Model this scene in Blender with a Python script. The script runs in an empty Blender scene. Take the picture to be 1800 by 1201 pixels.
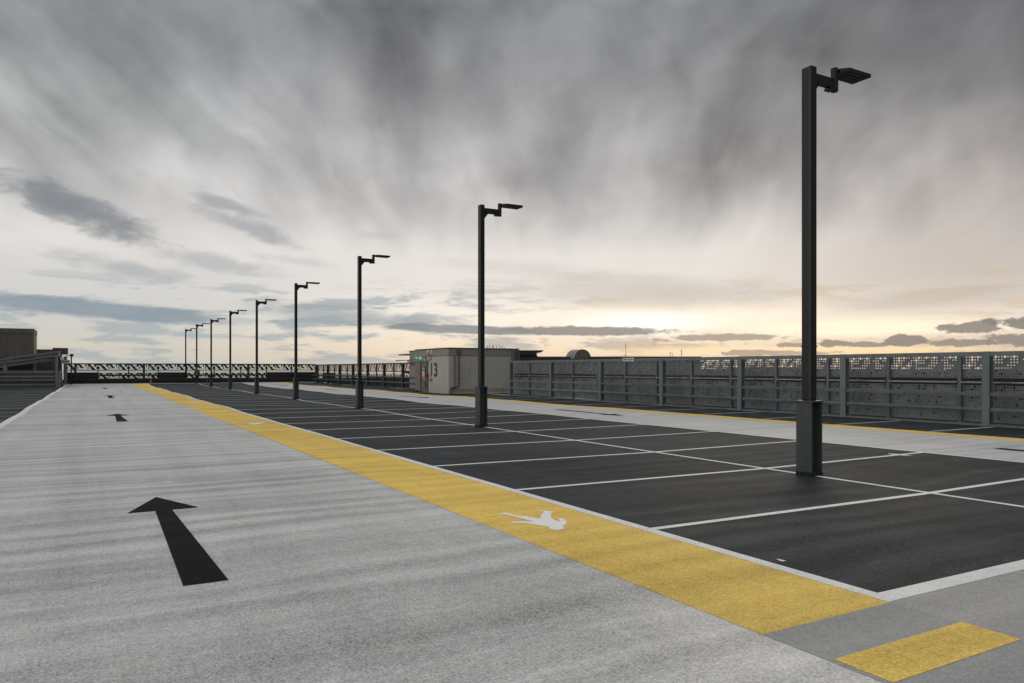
import bpy, bmesh, math, random
from mathutils import Vector, Matrix
R = math.radians
rnd = random.Random(7)
SC = bpy.context.scene
COL = SC.collection

# ------------------------------------------------------------------ camera
CAM_H = 1.65
YAW = 29.51
cd = bpy.data.cameras.new('camera')
cam = bpy.data.objects.new('camera', cd)
COL.objects.link(cam)
cam.location = (0, 0, CAM_H)
cam.rotation_euler = (R(90), 0, R(-YAW))
cd.sensor_width = 36.0
cd.lens = 26.04
cd.shift_y = 48.5 / 1800
cd.clip_start = 0.05
cd.clip_end = 20000
SC.camera = cam

# ------------------------------------------------------------------ view, sun
SC.view_settings.view_transform = 'Standard'
SC.view_settings.look = 'None'
SC.view_settings.exposure = 0.0
SC.view_settings.gamma = 1.0
SUN_AZ, SUN_EL = 52.0, 9.0
sd = bpy.data.lights.new('sun', 'SUN')
sd.energy = 0.5
sd.angle = R(25)
sd.color = (1.0, 0.86, 0.70)
sun = bpy.data.objects.new('sun', sd)
COL.objects.link(sun)
_d = Vector((math.sin(R(SUN_AZ)) * math.cos(R(SUN_EL)), math.cos(R(SUN_AZ)) * math.cos(R(SUN_EL)), math.sin(R(SUN_EL))))
sun.rotation_euler = _d.to_track_quat('Z', 'Y').to_euler()


def lin(c):
    return tuple(((x / 255) / 12.92 if x <= 10 else (((x / 255) + 0.055) / 1.055) ** 2.4) for x in c)


# ------------------------------------------------------------------ node helper
class NT:
    def __init__(s, tree):
        s.t = tree
        s.n = tree.nodes
        s.l = tree.links

    def put(s, sock, v):
        if isinstance(v, bpy.types.NodeSocket):
            s.l.new(v, sock)
        elif v is not None:
            if sock.type == 'RGBA' and len(v) == 3:
                v = (*v, 1)
            sock.default_value = v

    def m(s, op, a, b=None, c=None, clamp=False):
        n = s.n.new('ShaderNodeMath')
        n.operation = op
        n.use_clamp = clamp
        for i, v in enumerate((a, b, c)):
            if v is not None:
                s.put(n.inputs[i], v)
        return n.outputs[0]

    def add(s, a, b): return s.m('ADD', a, b)
    def sub(s, a, b): return s.m('SUBTRACT', a, b)
    def mul(s, a, b): return s.m('MULTIPLY', a, b)

    def ss(s, x, a, b, o0=0.0, o1=1.0):
        n = s.n.new('ShaderNodeMapRange')
        n.interpolation_type = 'SMOOTHSTEP'
        for i, v in enumerate((x, a, b, o0, o1)):
            s.put(n.inputs[i], v)
        return n.outputs[0]

    def mr(s, x, a, b, o0=0.0, o1=1.0):
        n = s.n.new('ShaderNodeMapRange')
        for i, v in enumerate((x, a, b, o0, o1)):
            s.put(n.inputs[i], v)
        return n.outputs[0]

    def xyz(s, x, y, z=0.0):
        n = s.n.new('ShaderNodeCombineXYZ')
        for i, v in enumerate((x, y, z)):
            s.put(n.inputs[i], v)
        return n.outputs[0]

    def sep(s, v):
        n = s.n.new('ShaderNodeSeparateXYZ')
        s.put(n.inputs[0], v)
        return n.outputs

    def noise(s, v, scale, det=4.0, rough=0.55, dist=0.0):
        n = s.n.new('ShaderNodeTexNoise')
        s.put(n.inputs['Vector'], v)
        n.inputs['Scale'].default_value = scale
        n.inputs['Detail'].default_value = det
        n.inputs['Roughness'].default_value = rough
        n.inputs['Distortion'].default_value = dist
        return n.outputs[0]

    def mix(s, f, a, b, mode='MIX'):
        n = s.n.new('ShaderNodeMix')
        n.data_type = 'RGBA'
        n.blend_type = mode
        s.put(n.inputs[0], f)
        s.put(n.inputs[6], a)
        s.put(n.inputs[7], b)
        return n.outputs[2]

    def ramp(s, f, stops):
        n = s.n.new('ShaderNodeValToRGB')
        e = n.color_ramp.elements
        while len(e) < len(stops):
            e.new(0.5)
        for i, (p, c) in enumerate(stops):
            e[i].position = p
            e[i].color = (*c, 1)
        s.put(n.inputs[0], f)
        return n.outputs[0]

    def grey(s, v):
        n = s.n.new('ShaderNodeCombineColor')
        for i in range(3):
            s.put(n.inputs[i], v)
        return n.outputs[0]


# ------------------------------------------------------------------ sky
W = bpy.data.worlds.new('World')
SC.world = W
W.use_nodes = True
W.node_tree.nodes.clear()
T = NT(W.node_tree)
tc = T.n.new('ShaderNodeTexCoord')
dx, dy, dz = T.sep(tc.outputs['Generated'])[:3]
DEG = 57.29578
az = T.mul(T.m('ARCTAN2', dx, dy), DEG)
el = T.mul(T.m('ARCSINE', dz), DEG)
# soft fractal fields on the sky sphere
aev = T.xyz(T.mul(az, 0.1), T.mul(el, 0.1), 0.0)
nA = T.noise(aev, 3.2, 6, 0.6, 0.15)
nB = T.noise(T.xyz(T.mul(az, 0.055), T.mul(el, 0.30), 3.0), 3.0, 6, 0.62, 0.25)
nC = T.noise(T.xyz(T.mul(az, 0.10), T.mul(el, 0.28), 7.0), 8.0, 7, 0.58, 0.1)

ZEN = 1.0
nS = T.noise(T.xyz(T.mul(az, 0.25), T.mul(el, 0.12), 21.0), 1.0, 2, 0.5)
nD = T.noise(T.xyz(T.mul(az, 0.62), T.mul(el, 1.3), 2.0), 1.0, 7, 0.62, 0.2)
nE = T.noise(T.xyz(T.mul(az, 0.30), T.mul(el, 0.75), 6.0), 1.0, 7, 0.6, 0.3)
def sky_ramp(stops):
    st = [(e_ / 60.0, tuple(10 * v for v in lin(c))) for e_, c in stops]
    g = [(36 / 60, tuple(10 * v for v in (0.42 * ZEN, 0.43 * ZEN, 0.44 * ZEN))), (1.0, tuple(10 * v for v in (1.0 * ZEN, 1.01 * ZEN, 1.03 * ZEN)))]
    return T.ramp(T.mul(elw, 1 / 60.0), st + g)

# bend the elevation a little so that the tone bands are not ruled lines
elw = T.add(el, T.add(T.mul(T.sub(nB, 0.5), T.ss(el, 6.0, 12.0, 0.9, 0.0)), T.mul(T.sub(nS, 0.5), T.ss(el, 5.0, 14.0, 0.0, 7.0))))
left = sky_ramp([(0.0, (196, 198, 190)), (1.6, (212, 205, 192)), (3.0, (208, 206, 200)), (6.0, (214, 212, 209)), (8.5, (224, 220, 216)), (11.5, (205, 203, 202)), (15.5, (176, 177, 177)), (20.5, (150, 151, 153)), (26.0, (132, 134, 136))])
cen = sky_ramp([(0.0, (230, 208, 180)), (1.8, (248, 228, 202)), (3.8, (252, 243, 229)), (6.0, (236, 229, 222)), (8.8, (232, 226, 220)), (11.5, (204, 201, 199)), (15.0, (176, 174, 174)), (20.5, (145, 145, 147)), (26.0, (124, 126, 128))])
rgt = sky_ramp([(0.0, (186, 176, 166)), (1.4, (200, 186, 168)), (2.6, (250, 234, 212)), (3.8, (226, 214, 204)), (6.0, (204, 195, 187)), (8.5, (198, 190, 184)), (11.0, (178, 171, 168)), (14.0, (152, 148, 147)), (19.0, (122, 122, 124)), (24.0, (108, 109, 112))])
base = T.mix(T.ss(az, 2.0, 26.0), left, cen)
base = T.mix(T.ss(az, 40.0, 62.0), base, rgt)
base = T.mix(T.ss(T.m('ABSOLUTE', T.sub(az, 30.0)), 60.0, 120.0), base, left)
# streaks of rain hanging from the upper cloud sheet, leaning towards one far point
w1 = T.sub(T.noise(aev, 1.1, 3, 0.5), 0.5)
w2 = T.sub(T.noise(T.xyz(T.mul(az, 0.1), T.mul(el, 0.1), 11.0), 2.6, 4, 0.55), 0.5)
rel = T.m('DIVIDE', T.sub(az, 36.0), T.add(1.0, T.mul(el, 0.085)))
rel = T.add(rel, T.add(T.mul(w1, 3.2), T.mul(w2, 0.9)))
st1 = T.noise(T.xyz(T.mul(rel, 0.34), T.mul(el, 0.055), 1.0), 1.0, 2, 0.45, 0.0)
st2 = T.noise(T.xyz(T.mul(rel, 0.95), T.mul(el, 0.16), 5.0), 1.0, 4, 0.55, 0.0)
st3 = T.noise(T.xyz(T.add(T.mul(az, 0.085), T.mul(el, -0.02)), T.mul(el, 0.13), 9.0), 1.0, 4, 0.5, 0.2)
stv = T.add(T.mul(T.sub(st1, 0.5), 1.15), T.add(T.mul(T.sub(st2, 0.5), 0.48), T.mul(T.sub(st3, 0.5), 1.45)))
amp = T.mul(T.ss(el, 6.0, 17.0), T.ss(el, 30.0, 55.0, 1.0, 0.4))
fac = T.add(1.0, T.mul(T.mul(stv, amp), 0.95))
base = T.mix(1.0, base, T.grey(fac), 'MULTIPLY')

# the sky behind and beside the camera: brighter on the left, darker behind
bk = T.m('MAXIMUM', T.add(1.0, T.add(T.mul(dx, -0.55), T.mul(dy, 0.45))), 0.3)
bk = T.mix(T.ss(T.m('ABSOLUTE', T.sub(az, 30.0)), 50.0, 95.0), (1, 1, 1), T.grey(bk))
base = T.mix(1.0, base, bk, 'MULTIPLY')

# gentle low veil near the horizon
veil = T.mul(T.ss(nB, 0.48, 0.60), T.ss(el, 7.5, 5.0))
veil = T.mul(veil, T.ss(el, 0.0, 0.8, 0.25, 1.0))
vcol = T.mix(T.ss(az, 22.0, 48.0), tuple(10 * v for v in lin((168, 177, 181))), tuple(10 * v for v in lin((206, 184, 158))))
base = T.mix(T.mul(veil, 0.8), base, vcol)
veil2 = T.mul(T.ss(nC, 0.52, 0.66), T.mul(T.ss(el, 3.2, 2.0), T.ss(az, 15.0, 30.0)))
base = T.mix(T.mul(veil2, 0.5), base, tuple(10 * v for v in lin((196, 170, 140))))


def cloud(base, a0, e0, ra, re, tilt, col, op, edge=0.35, rough=0.9, n=None, hard=1.0):
    c_, s_ = math.cos(R(tilt)), math.sin(R(tilt))
    u = T.sub(az, a0)
    v = T.sub(el, e0)
    uu = T.mul(T.add(T.mul(u, c_), T.mul(v, s_)), 1 / ra)
    vv = T.mul(T.sub(T.mul(v, c_), T.mul(u, s_)), 1 / re)
    r = T.m('SQRT', T.add(T.mul(uu, uu), T.mul(vv, vv)))
    k = T.add(T.sub(1.0, r), T.mul(T.sub(n if n is not None else nA, 0.5), rough * 2))
    f = T.mul(T.ss(k, 0.0, edge), op)
    return T.mix(f, base, tuple(10 * x for x in lin(col)))


# bright break in the cloud above the hidden sun
base = cloud(base, 44.0, 4.0, 24.0, 1.6, 0.0, (262, 247, 224), 0.85, 0.8, 0.5, nB)
base = cloud(base, 39.5, 3.5, 8.0, 1.3, 0.0, (268, 264, 254), 0.95, 0.8, 0.3, nB)
base = cloud(base, 54.0, 2.9, 12.0, 0.9, 0.0, (266, 250, 222), 0.92, 0.7, 0.5, nB)
base = cloud(base, 50.0, 1.35, 20.0, 0.55, 0.0, (256, 228, 184), 0.85, 0.7, 0.7, nD)
# grey bands
base = cloud(base, 34.0, 7.2, 15.0, 1.1, -6.0, (204, 198, 190), 0.6, 1.2, 0.8, nB)
base = cloud(base, 42.0, 5.7, 17.0, 1.7, -2.0, (208, 200, 191), 0.85, 0.9, 0.25, nS)
base = cloud(base, 58.0, 4.6, 12.0, 1.3, 3.0, (196, 187, 178), 0.75, 1.0, 0.5, nB)
# the two dark clouds on the left and the thin ones below them
base = cloud(base, -1.2, 10.6, 6.9, 1.45, -17.0, (142, 146, 151), 0.85, 0.6, 0.8, nE)
base = cloud(base, -1.6, 10.8, 5.4, 1.1, -20.0, (124, 128, 134), 0.6, 0.9, 0.7, nE)
base = cloud(base, 8.2, 11.8, 3.8, 0.6, -14.0, (164, 166, 169), 0.8, 0.7, 0.8, nE)
base = cloud(base, 10.0, 10.2, 4.4, 0.9, -16.0, (166, 168, 171), 0.8, 0.7, 0.8, nE)
base = cloud(base, 19.6, 10.1, 2.6, 0.45, 0.0, (196, 194, 192), 0.6, 0.9, 0.8)
base = cloud(base, 2.0, 6.9, 5.5, 0.9, -8.0, (180, 182, 183), 0.85, 0.8, 0.9, nE)
base = cloud(base, 7.6, 7.6, 6.0, 0.9, -8.0, (184, 186, 187), 0.8, 0.8, 0.9, nE)
base = cloud(base, 13.0, 8.0, 4.0, 0.5, -6.0, (200, 199, 198), 0.6, 0.9, 0.9)
# long blue band
base = cloud(base, 0.5, 4.0, 13.0, 0.75, -3.5, (142, 155, 165), 0.9, 0.5, 0.55, nB)
base = cloud(base, 16.5, 4.0, 10.0, 1.1, -4.0, (160, 168, 172), 0.8, 0.8, 0.8, nB)
base = cloud(base, 26.0, 3.05, 9.0, 0.42, -2.0, (138, 143, 146), 0.9, 0.45, 0.7, nB)
base = cloud(base, 35.0, 2.92, 8.0, 0.42, -0.5, (146, 142, 138), 0.92, 0.35, 0.6, nC)
base = cloud(base, 45.5, 2.35, 5.5, 0.34, 0.5, (160, 150, 140), 0.85, 0.4, 0.8, nC)
# small cumulus along the right hand horizon
for a0, e0, ra, re, c_ in ((61.3, 2.75, 2.3, 0.42, (136, 131, 128)), (64.6, 2.9, 2.4, 0.55, (128, 125, 124)), (50.6, 1.75, 1.6, 0.22, (158, 148, 140)), (53.0, 1.85, 1.3, 0.30, (140, 134, 130)), (55.4, 1.7, 1.5, 0.24, (144, 137, 133)),
                          (57.6, 1.95, 1.9, 0.42, (134, 129, 127)), (60.8, 1.75, 2.2, 0.30, (144, 138, 134)), (64.3, 1.9, 2.6, 0.50, (140, 135, 132)), (47.2, 1.2, 2.2, 0.26, (172, 158, 146)), (50.5, 1.15, 2.6, 0.20, (176, 162, 150))):
    base = cloud(base, a0, e0, ra, re, 0.5, c_, 0.93, 0.30, 1.25, nD)

# paler and darker folds of the high sheet
for a0, e0, ra, re, tl, c_, op in ((16.5, 20.5, 2.2, 4.2, 8, (178, 178, 178), 0.55), (24.5, 22.5, 2.4, 3.6, -4, (176, 177, 177), 0.5), (9.0, 22.0, 3.5, 4.0, 25, (128, 130, 133), 0.5),
                                   (21.5, 16.5, 2.2, 3.2, 12, (140, 139, 141), 0.5), (33.5, 19.5, 4.0, 3.5, -20, (124, 125, 128), 0.55), (28.5, 15.5, 2.0, 3.0, -14, (186, 184, 183), 0.45), (38.0, 23.0, 4.0, 3.0, 0, (118, 120, 124), 0.5), (2.0, 15.5, 5.0, 2.0, -25, (168, 169, 170), 0.4), (57.0, 21.0, 6.0, 2.5, 10, (106, 108, 112), 0.45)):
    base = cloud(base, a0, e0, ra, re, tl, c_, op, 1.3, 0.7, nS)

skyt = T.n.new('ShaderNodeTexSky')
skyt.sky_type = 'NISHITA'
skyt.sun_disc = False
skyt.sun_elevation = R(SUN_EL)
skyt.sun_rotation = R(SUN_AZ)
col = T.mix(0.01, base, skyt.outputs[0])
col = T.mix(T.ss(el, -0.4, 0.0), tuple(10 * v for v in lin((150, 150, 146))), col)
bg = T.n.new('ShaderNodeBackground')
bg.inputs['Strength'].default_value = 0.1
T.put(bg.inputs['Color'], col)
wo = T.n.new('ShaderNodeOutputWorld')
T.l.new(bg.outputs[0], wo.inputs[0])
W.cycles.sampling_method = 'MANUAL'
W.cycles.sample_map_resolution = 1024


# ------------------------------------------------------------------ materials
MATS = {}
def mat(name, build=None, color=(0.5, 0.5, 0.5), rough=0.6, metal=0.0, var=0.15, vscale=3.0, bump=0.0, spec=None, emit=None):
    if name in MATS:
        return MATS[name]
    m = bpy.data.materials.new(name)
    m.use_nodes = True
    t = NT(m.node_tree)
    b = t.n['Principled BSDF']
    b.inputs['Roughness'].default_value = rough
    b.inputs['Metallic'].default_value = metal
    if spec is not None:
        b.inputs['Specular IOR Level'].default_value = spec
    co = t.n.new('ShaderNodeTexCoord').outputs['Object']
    if build:
        build(t, b, co)
    else:
        n = t.noise(co, vscale, 5, 0.6)
        n2 = t.noise(co, vscale * 9, 3, 0.6)
        k = t.add(t.mul(n, 0.7), t.mul(n2, 0.3))
        f = t.mr(k, 0.3, 0.7, 1 - var, 1 + var)
        t.put(b.inputs['Base Color'], t.mix(1.0, color, t.grey(f), 'MULTIPLY'))
        t.put(b.inputs['Roughness'], t.mr(n2, 0.3, 0.7, max(rough - 0.08, 0.05), min(rough + 0.1, 1)))
        if bump:
            bn = t.n.new('ShaderNodeBump')
            bn.inputs['Strength'].default_value = bump
            bn.inputs['Distance'].default_value = 0.01
            t.put(bn.inputs['Height'], n2)
            t.l.new(bn.outputs[0], b.inputs['Normal'])
    if emit:
        b.inputs['Emission Color'].default_value = (*emit[0], 1)
        b.inputs['Emission Strength'].default_value = emit[1]
    MATS[name] = m
    return m


def bump(t, b, h, strength, dist):
    bn = t.n.new('ShaderNodeBump')
    bn.inputs['Strength'].default_value = strength
    bn.inputs['Distance'].default_value = dist
    t.put(bn.inputs['Height'], h)
    t.l.new(bn.outputs[0], b.inputs['Normal'])


def paving(base_c, band, grain, rough, stain_sheen=0.12, spec=0.5, tint=(1, 1, 1), speck=0.0, wear=None):
    """Trowelled and rolled deck coating: cross bands left by the roller, aggregate grain, soft stains, which on asphalt also paint in sheen."""
    def f(t, b, co):
        x, y, z = t.sep(co)[:3]
        warp = t.noise(co, 0.22, 2, 0.5)
        yy = t.add(y, t.add(t.mul(warp, 0.9), t.mul(x, 0.012)))
        n1 = t.noise(t.xyz(t.mul(x, 0.045), t.mul(yy, 1.15), 0.0), 1.0, 4, 0.6)
        n2 = t.noise(t.xyz(t.mul(x, 0.16), t.mul(yy, 3.1), 4.0), 1.0, 4, 0.65)
        n5 = t.noise(t.xyz(t.mul(x, 0.03), t.mul(yy, 0.42), 14.0), 1.0, 2, 0.5)
        n3 = t.noise(co, 0.33, 4, 0.6)
        n4 = t.noise(co, 1.7, 5, 0.65)
        g1 = t.noise(co, 52.0, 2, 0.8)
        g2 = t.noise(co, 15.0, 3, 0.75)
        g3 = t.noise(co, 5.0, 3, 0.7)
        n6 = t.noise(t.xyz(t.mul(x, 1.6), t.mul(yy, 0.05), 24.0), 1.0, 3, 0.6)
        ph = t.add(t.mul(yy, 11.5), t.add(t.mul(n1, 9.0), t.mul(t.noise(t.xyz(t.mul(x, 0.35), t.mul(yy, 0.8), 41.0), 1.0, 2, 0.5), 5.0)))
        rip = t.mul(t.m('SINE', ph), t.ss(t.noise(t.xyz(t.mul(x, 0.25), t.mul(yy, 0.7), 51.0), 1.0, 3, 0.6), 0.35, 0.6, 0.15, 0.75))
        n2 = t.add(t.mul(n2, 0.6), t.mul(t.add(t.mul(rip, 0.16), 0.5), 0.4))
        bandv = t.add(t.mul(rip, 0.34), t.mul(t.ss(n1, 0.42, 0.58, -1.0, 1.0), 0.35))
        bandv = t.add(bandv, t.mul(t.ss(n2, 0.38, 0.62, -1.0, 1.0), 0.42))
        bandv = t.add(bandv, t.mul(t.mr(n6, 0.3, 0.7, -1.0, 1.0), 0.35))
        bandv = t.add(bandv, t.mul(t.mr(n5, 0.35, 0.65, -1.0, 1.0), 0.25))
        k = t.add(1.0, t.mul(bandv, band))
        k = t.add(k, t.mul(t.mr(n3, 0.3, 0.7, -1.0, 1.0), stain_sheen))
        k = t.add(k, t.mul(t.mr(n4, 0.3, 0.7, -1.0, 1.0), stain_sheen * 0.5))
        gg = t.add(t.mul(t.mr(g1, 0.3, 0.7, -1.0, 1.0), 1.1), t.add(t.mul(t.mr(g2, 0.3, 0.7, -1.0, 1.0), 0.45), t.mul(t.mr(g3, 0.3, 0.7, -1.0, 1.0), 0.15)))
        k = t.add(k, t.mul(gg, grain))
        # a few dark specks of grit
        v = t.n.new('ShaderNodeTexVoronoi')
        v.inputs['Scale'].default_value = 2.6
        t.put(v.inputs['Vector'], co)
        sp = t.ss(v.outputs['Distance'], 0.012, 0.022, 0.45, 1.0)
        k = t.mul(k, sp)
        c = t.mix(1.0, base_c, t.grey(k), 'MULTIPLY')
        c = t.mix(t.ss(n4, 0.5, 0.75), c, t.mix(1.0, c, tint, 'MULTIPLY'))
        if speck:
            s1 = t.noise(co, 70.0, 1, 0.5)
            c = t.mix(t.mul(t.ss(s1, 0.60, 0.70), speck), c, (0.30, 0.31, 0.31))
            pz = t.noise(t.xyz(t.mul(x, 0.55), t.mul(y, 1.9), 31.0), 1.0, 6, 0.68)
            c = t.mix(t.mul(t.ss(pz, 0.56, 0.72), 0.16), c, (0.20, 0.205, 0.21))
        if wear is not None:
            wn = t.add(t.mul(t.noise(co, 7.0, 7, 0.72), 0.75), t.mul(n4, 0.25))
            c = t.mix(t.mul(t.ss(wn, 0.585, 0.65), 0.55), c, wear)
        t.put(b.inputs['Base Color'], c)
        b.inputs['Specular IOR Level'].default_value = spec
        t.put(b.inputs['Roughness'], t.add(rough, t.mul(bandv, -0.05)))
        bump(t, b, g1, 0.35, 0.004)
    return f


def blotched(base_c, dark_c, rough, streak=0.5, spec=0.4, joint=None):
    def f(t, b, co):
        x, y, z = t.sep(co)[:3]
        n1 = t.noise(co, 1.1, 5, 0.6)
        n2 = t.noise(t.xyz(t.mul(x, 3.0), t.mul(y, 3.0), t.mul(z, 0.35)), 1.6, 5, 0.65)
        n3 = t.noise(co, 14, 4, 0.6)
        k = t.add(t.mul(n1, 0.5), t.add(t.mul(n2, streak * 0.6), t.mul(n3, 0.2)))
        c = t.mix(t.ss(k, 0.38, 0.72), dark_c, base_c)
        t.put(b.inputs['Base Color'], c)
        b.inputs['Roughness'].default_value = rough
        b.inputs['Specular IOR Level'].default_value = spec
        bump(t, b, n3, 0.3, 0.006)
    return f


mat('aisle_coating', paving((0.415, 0.415, 0.402), 0.27, 0.44, 0.52, 0.13, 0.6, (1.0, 1.0, 0.95)))
mat('narrow_aisle_coating', paving((0.43, 0.43, 0.42), 0.12, 0.24, 0.6, 0.07, 0.45, (1.0, 0.99, 0.96)))
mat('turning_coating', paving((0.29, 0.29, 0.284), 0.05, 0.24, 0.62, 0.07, 0.3))
mat('crossing_coating', paving((0.275, 0.277, 0.272), 0.04, 0.22, 0.68, 0.07, 0.25))
mat('asphalt', paving((0.0125, 0.0170, 0.0205), 0.30, 1.0, 0.74, 0.45, 0.15, (1, 1, 1), 0.13))  # strong pale blotches put sheen into the colour, beside real smudges
mat('yellow_paint', paving((0.69, 0.475, 0.10), 0.14, 0.28, 0.72, 0.15, 0.2, (0.93, 0.88, 0.75), 0.0, (0.42, 0.33, 0.14)))
mat('white_paint', paving((0.66, 0.66, 0.64), 0.04, 0.18, 0.65, 0.09, 0.3, (1, 1, 1), 0.0, (0.33, 0.33, 0.32)))
mat('worn_white_paint', paving((0.50, 0.50, 0.49), 0.05, 0.20, 0.65, 0.14, 0.3))
mat('symbol_paint', paving((0.80, 0.78, 0.76), 0.03, 0.10, 0.65, 0.05, 0.3))
mat('black_paint', paving((0.009, 0.009, 0.0093), 0.06, 0.2, 0.85, 0.2, 0.08))
mat('lamp_paint', blotched((0.008, 0.0088, 0.0092), (0.004, 0.0044, 0.0047), 0.42, 0.9, 0.45))
mat('lamp_casing_paint', blotched((0.070, 0.079, 0.079), (0.012, 0.014, 0.014), 0.42, 1.3, 0.4))
mat('edge_highlight', blotched((0.045, 0.046, 0.046), (0.016, 0.018, 0.018), 0.45, 1.0, 0.4))  # lighter colour painting the highlight along the pole corner
mat('lamp_lens', color=(0.03, 0.03, 0.03), rough=0.25, var=0.1)
mat('rubber_plinth', color=(0.010, 0.010, 0.011), rough=0.8, var=0.2)
mat('fence_steel', blotched((0.18, 0.21, 0.21), (0.115, 0.138, 0.14), 0.5, 0.9, 0.4))
mat('fence_rail', blotched((0.18, 0.20, 0.20), (0.11, 0.125, 0.127), 0.5, 0.7, 0.4))
mat('handrail_steel', color=(0.30, 0.29, 0.27), rough=0.35, metal=0.6, var=0.2)
mat('perforated_sheet', blotched((0.25, 0.26, 0.268), (0.165, 0.174, 0.182), 0.5, 0.5, 0.4))
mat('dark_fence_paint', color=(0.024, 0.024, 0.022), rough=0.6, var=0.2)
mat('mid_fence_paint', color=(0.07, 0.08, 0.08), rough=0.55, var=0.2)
mat('dark_sheet', color=(0.018, 0.018, 0.019), rough=0.6, var=0.25)
mat('wire', color=(0.05, 0.055, 0.055), rough=0.5, metal=0.3)
mat('concrete_wall', blotched((0.47, 0.45, 0.41), (0.31, 0.30, 0.277), 0.8, 1.1, 0.25))
mat('concrete_coping', blotched((0.31, 0.29, 0.262), (0.18, 0.172, 0.157), 0.8, 1.2, 0.25))
mat('roof_trim', color=(0.03, 0.028, 0.027), rough=0.7, var=0.3)
mat('door_paint', color=(0.15, 0.145, 0.135), rough=0.5, var=0.12)
mat('door_glass', color=(0.012, 0.012, 0.013), rough=0.15, var=0.05)
mat('cladding', blotched((0.165, 0.155, 0.140), (0.105, 0.100, 0.094), 0.7, 0.9, 0.3))
mat('cladding_light', blotched((0.24, 0.22, 0.19), (0.16, 0.15, 0.13), 0.7, 0.9, 0.3))
mat('brown_wall', blotched((0.12, 0.105, 0.095), (0.075, 0.068, 0.063), 0.8, 0.9, 0.3))
mat('beam_steel', color=(0.17, 0.175, 0.178), rough=0.45, var=0.2)
mat('sign_white', color=(0.62, 0.62, 0.61), rough=0.5, var=0.04)
mat('sign_ink', color=(0.02, 0.02, 0.022), rough=0.5, var=0.04)
mat('sign_blue', color=(0.02, 0.10, 0.35), rough=0.5, var=0.04)
mat('sign_orange', color=(0.60, 0.16, 0.03), rough=0.5, var=0.04)
mat('sign_red', color=(0.36, 0.02, 0.03), rough=0.45, var=0.1)
mat('exit_green', color=(0.02, 0.30, 0.08), rough=0.4, var=0.05, emit=((0.02, 0.24, 0.08), 0.3))
mat('exit_white', color=(0.7, 0.8, 0.7), rough=0.4, var=0.03, emit=((0.7, 0.95, 0.75), 0.35))
mat('lamp_cover', color=(0.42, 0.41, 0.38), rough=0.35, var=0.06)
mat('pipe_grey', color=(0.11, 0.105, 0.10), rough=0.5, var=0.2)
mat('dormer_sheet', color=(0.24, 0.225, 0.20), rough=0.5, var=0.15)
mat('fin_dark', color=(0.24, 0.225, 0.205), rough=0.6, var=0.2)
mat('skin', color=(0.42, 0.26, 0.19), rough=0.55, var=0.05)
mat('hi_vis', color=(0.10, 0.14, 0.025), rough=0.8, var=0.15)
mat('dark_cloth', color=(0.012, 0.012, 0.014), rough=0.85, var=0.2)
mat('orange_plastic', color=(0.36, 0.09, 0.02), rough=0.5, var=0.1)
mat('plank', color=(0.10, 0.095, 0.085), rough=0.7, var=0.2)
def _ground(t, b, co):
    v = t.n.new('ShaderNodeTexVoronoi')
    v.inputs['Scale'].default_value = 0.03
    t.put(v.inputs['Vector'], co)
    n = t.noise(co, 0.01, 5, 0.6)
    k = t.add(t.mul(t.m('FRACT', t.mul(v.outputs['Distance'], 7.7)), 0.02), t.mul(n, 0.02))
    t.put(b.inputs['Base Color'], t.mix(1.0, (1.0, 0.98, 0.92), t.grey(k), 'MULTIPLY'))
    b.inputs['Specular IOR Level'].default_value = 0.0
    b.inputs['Roughness'].default_value = 0.9
mat('ground', _ground)
def _water(t, b, co):
    b.inputs['Base Color'].default_value = (0.05, 0.06, 0.065, 1)
    b.inputs['Roughness'].default_value = 0.12
    bump(t, b, t.noise(co, 0.05, 3, 0.6), 0.2, 1.0)
mat('water', _water)
def _hill(t, b, co):
    n = t.noise(co, 0.02, 5, 0.6)
    t.put(b.inputs['Base Color'], t.mix(n, (0.02, 0.022, 0.02), (0.04, 0.04, 0.038)))
    b.inputs['Specular IOR Level'].default_value = 0.0
    b.inputs['Roughness'].default_value = 0.95
mat('hill', _hill)


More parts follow.
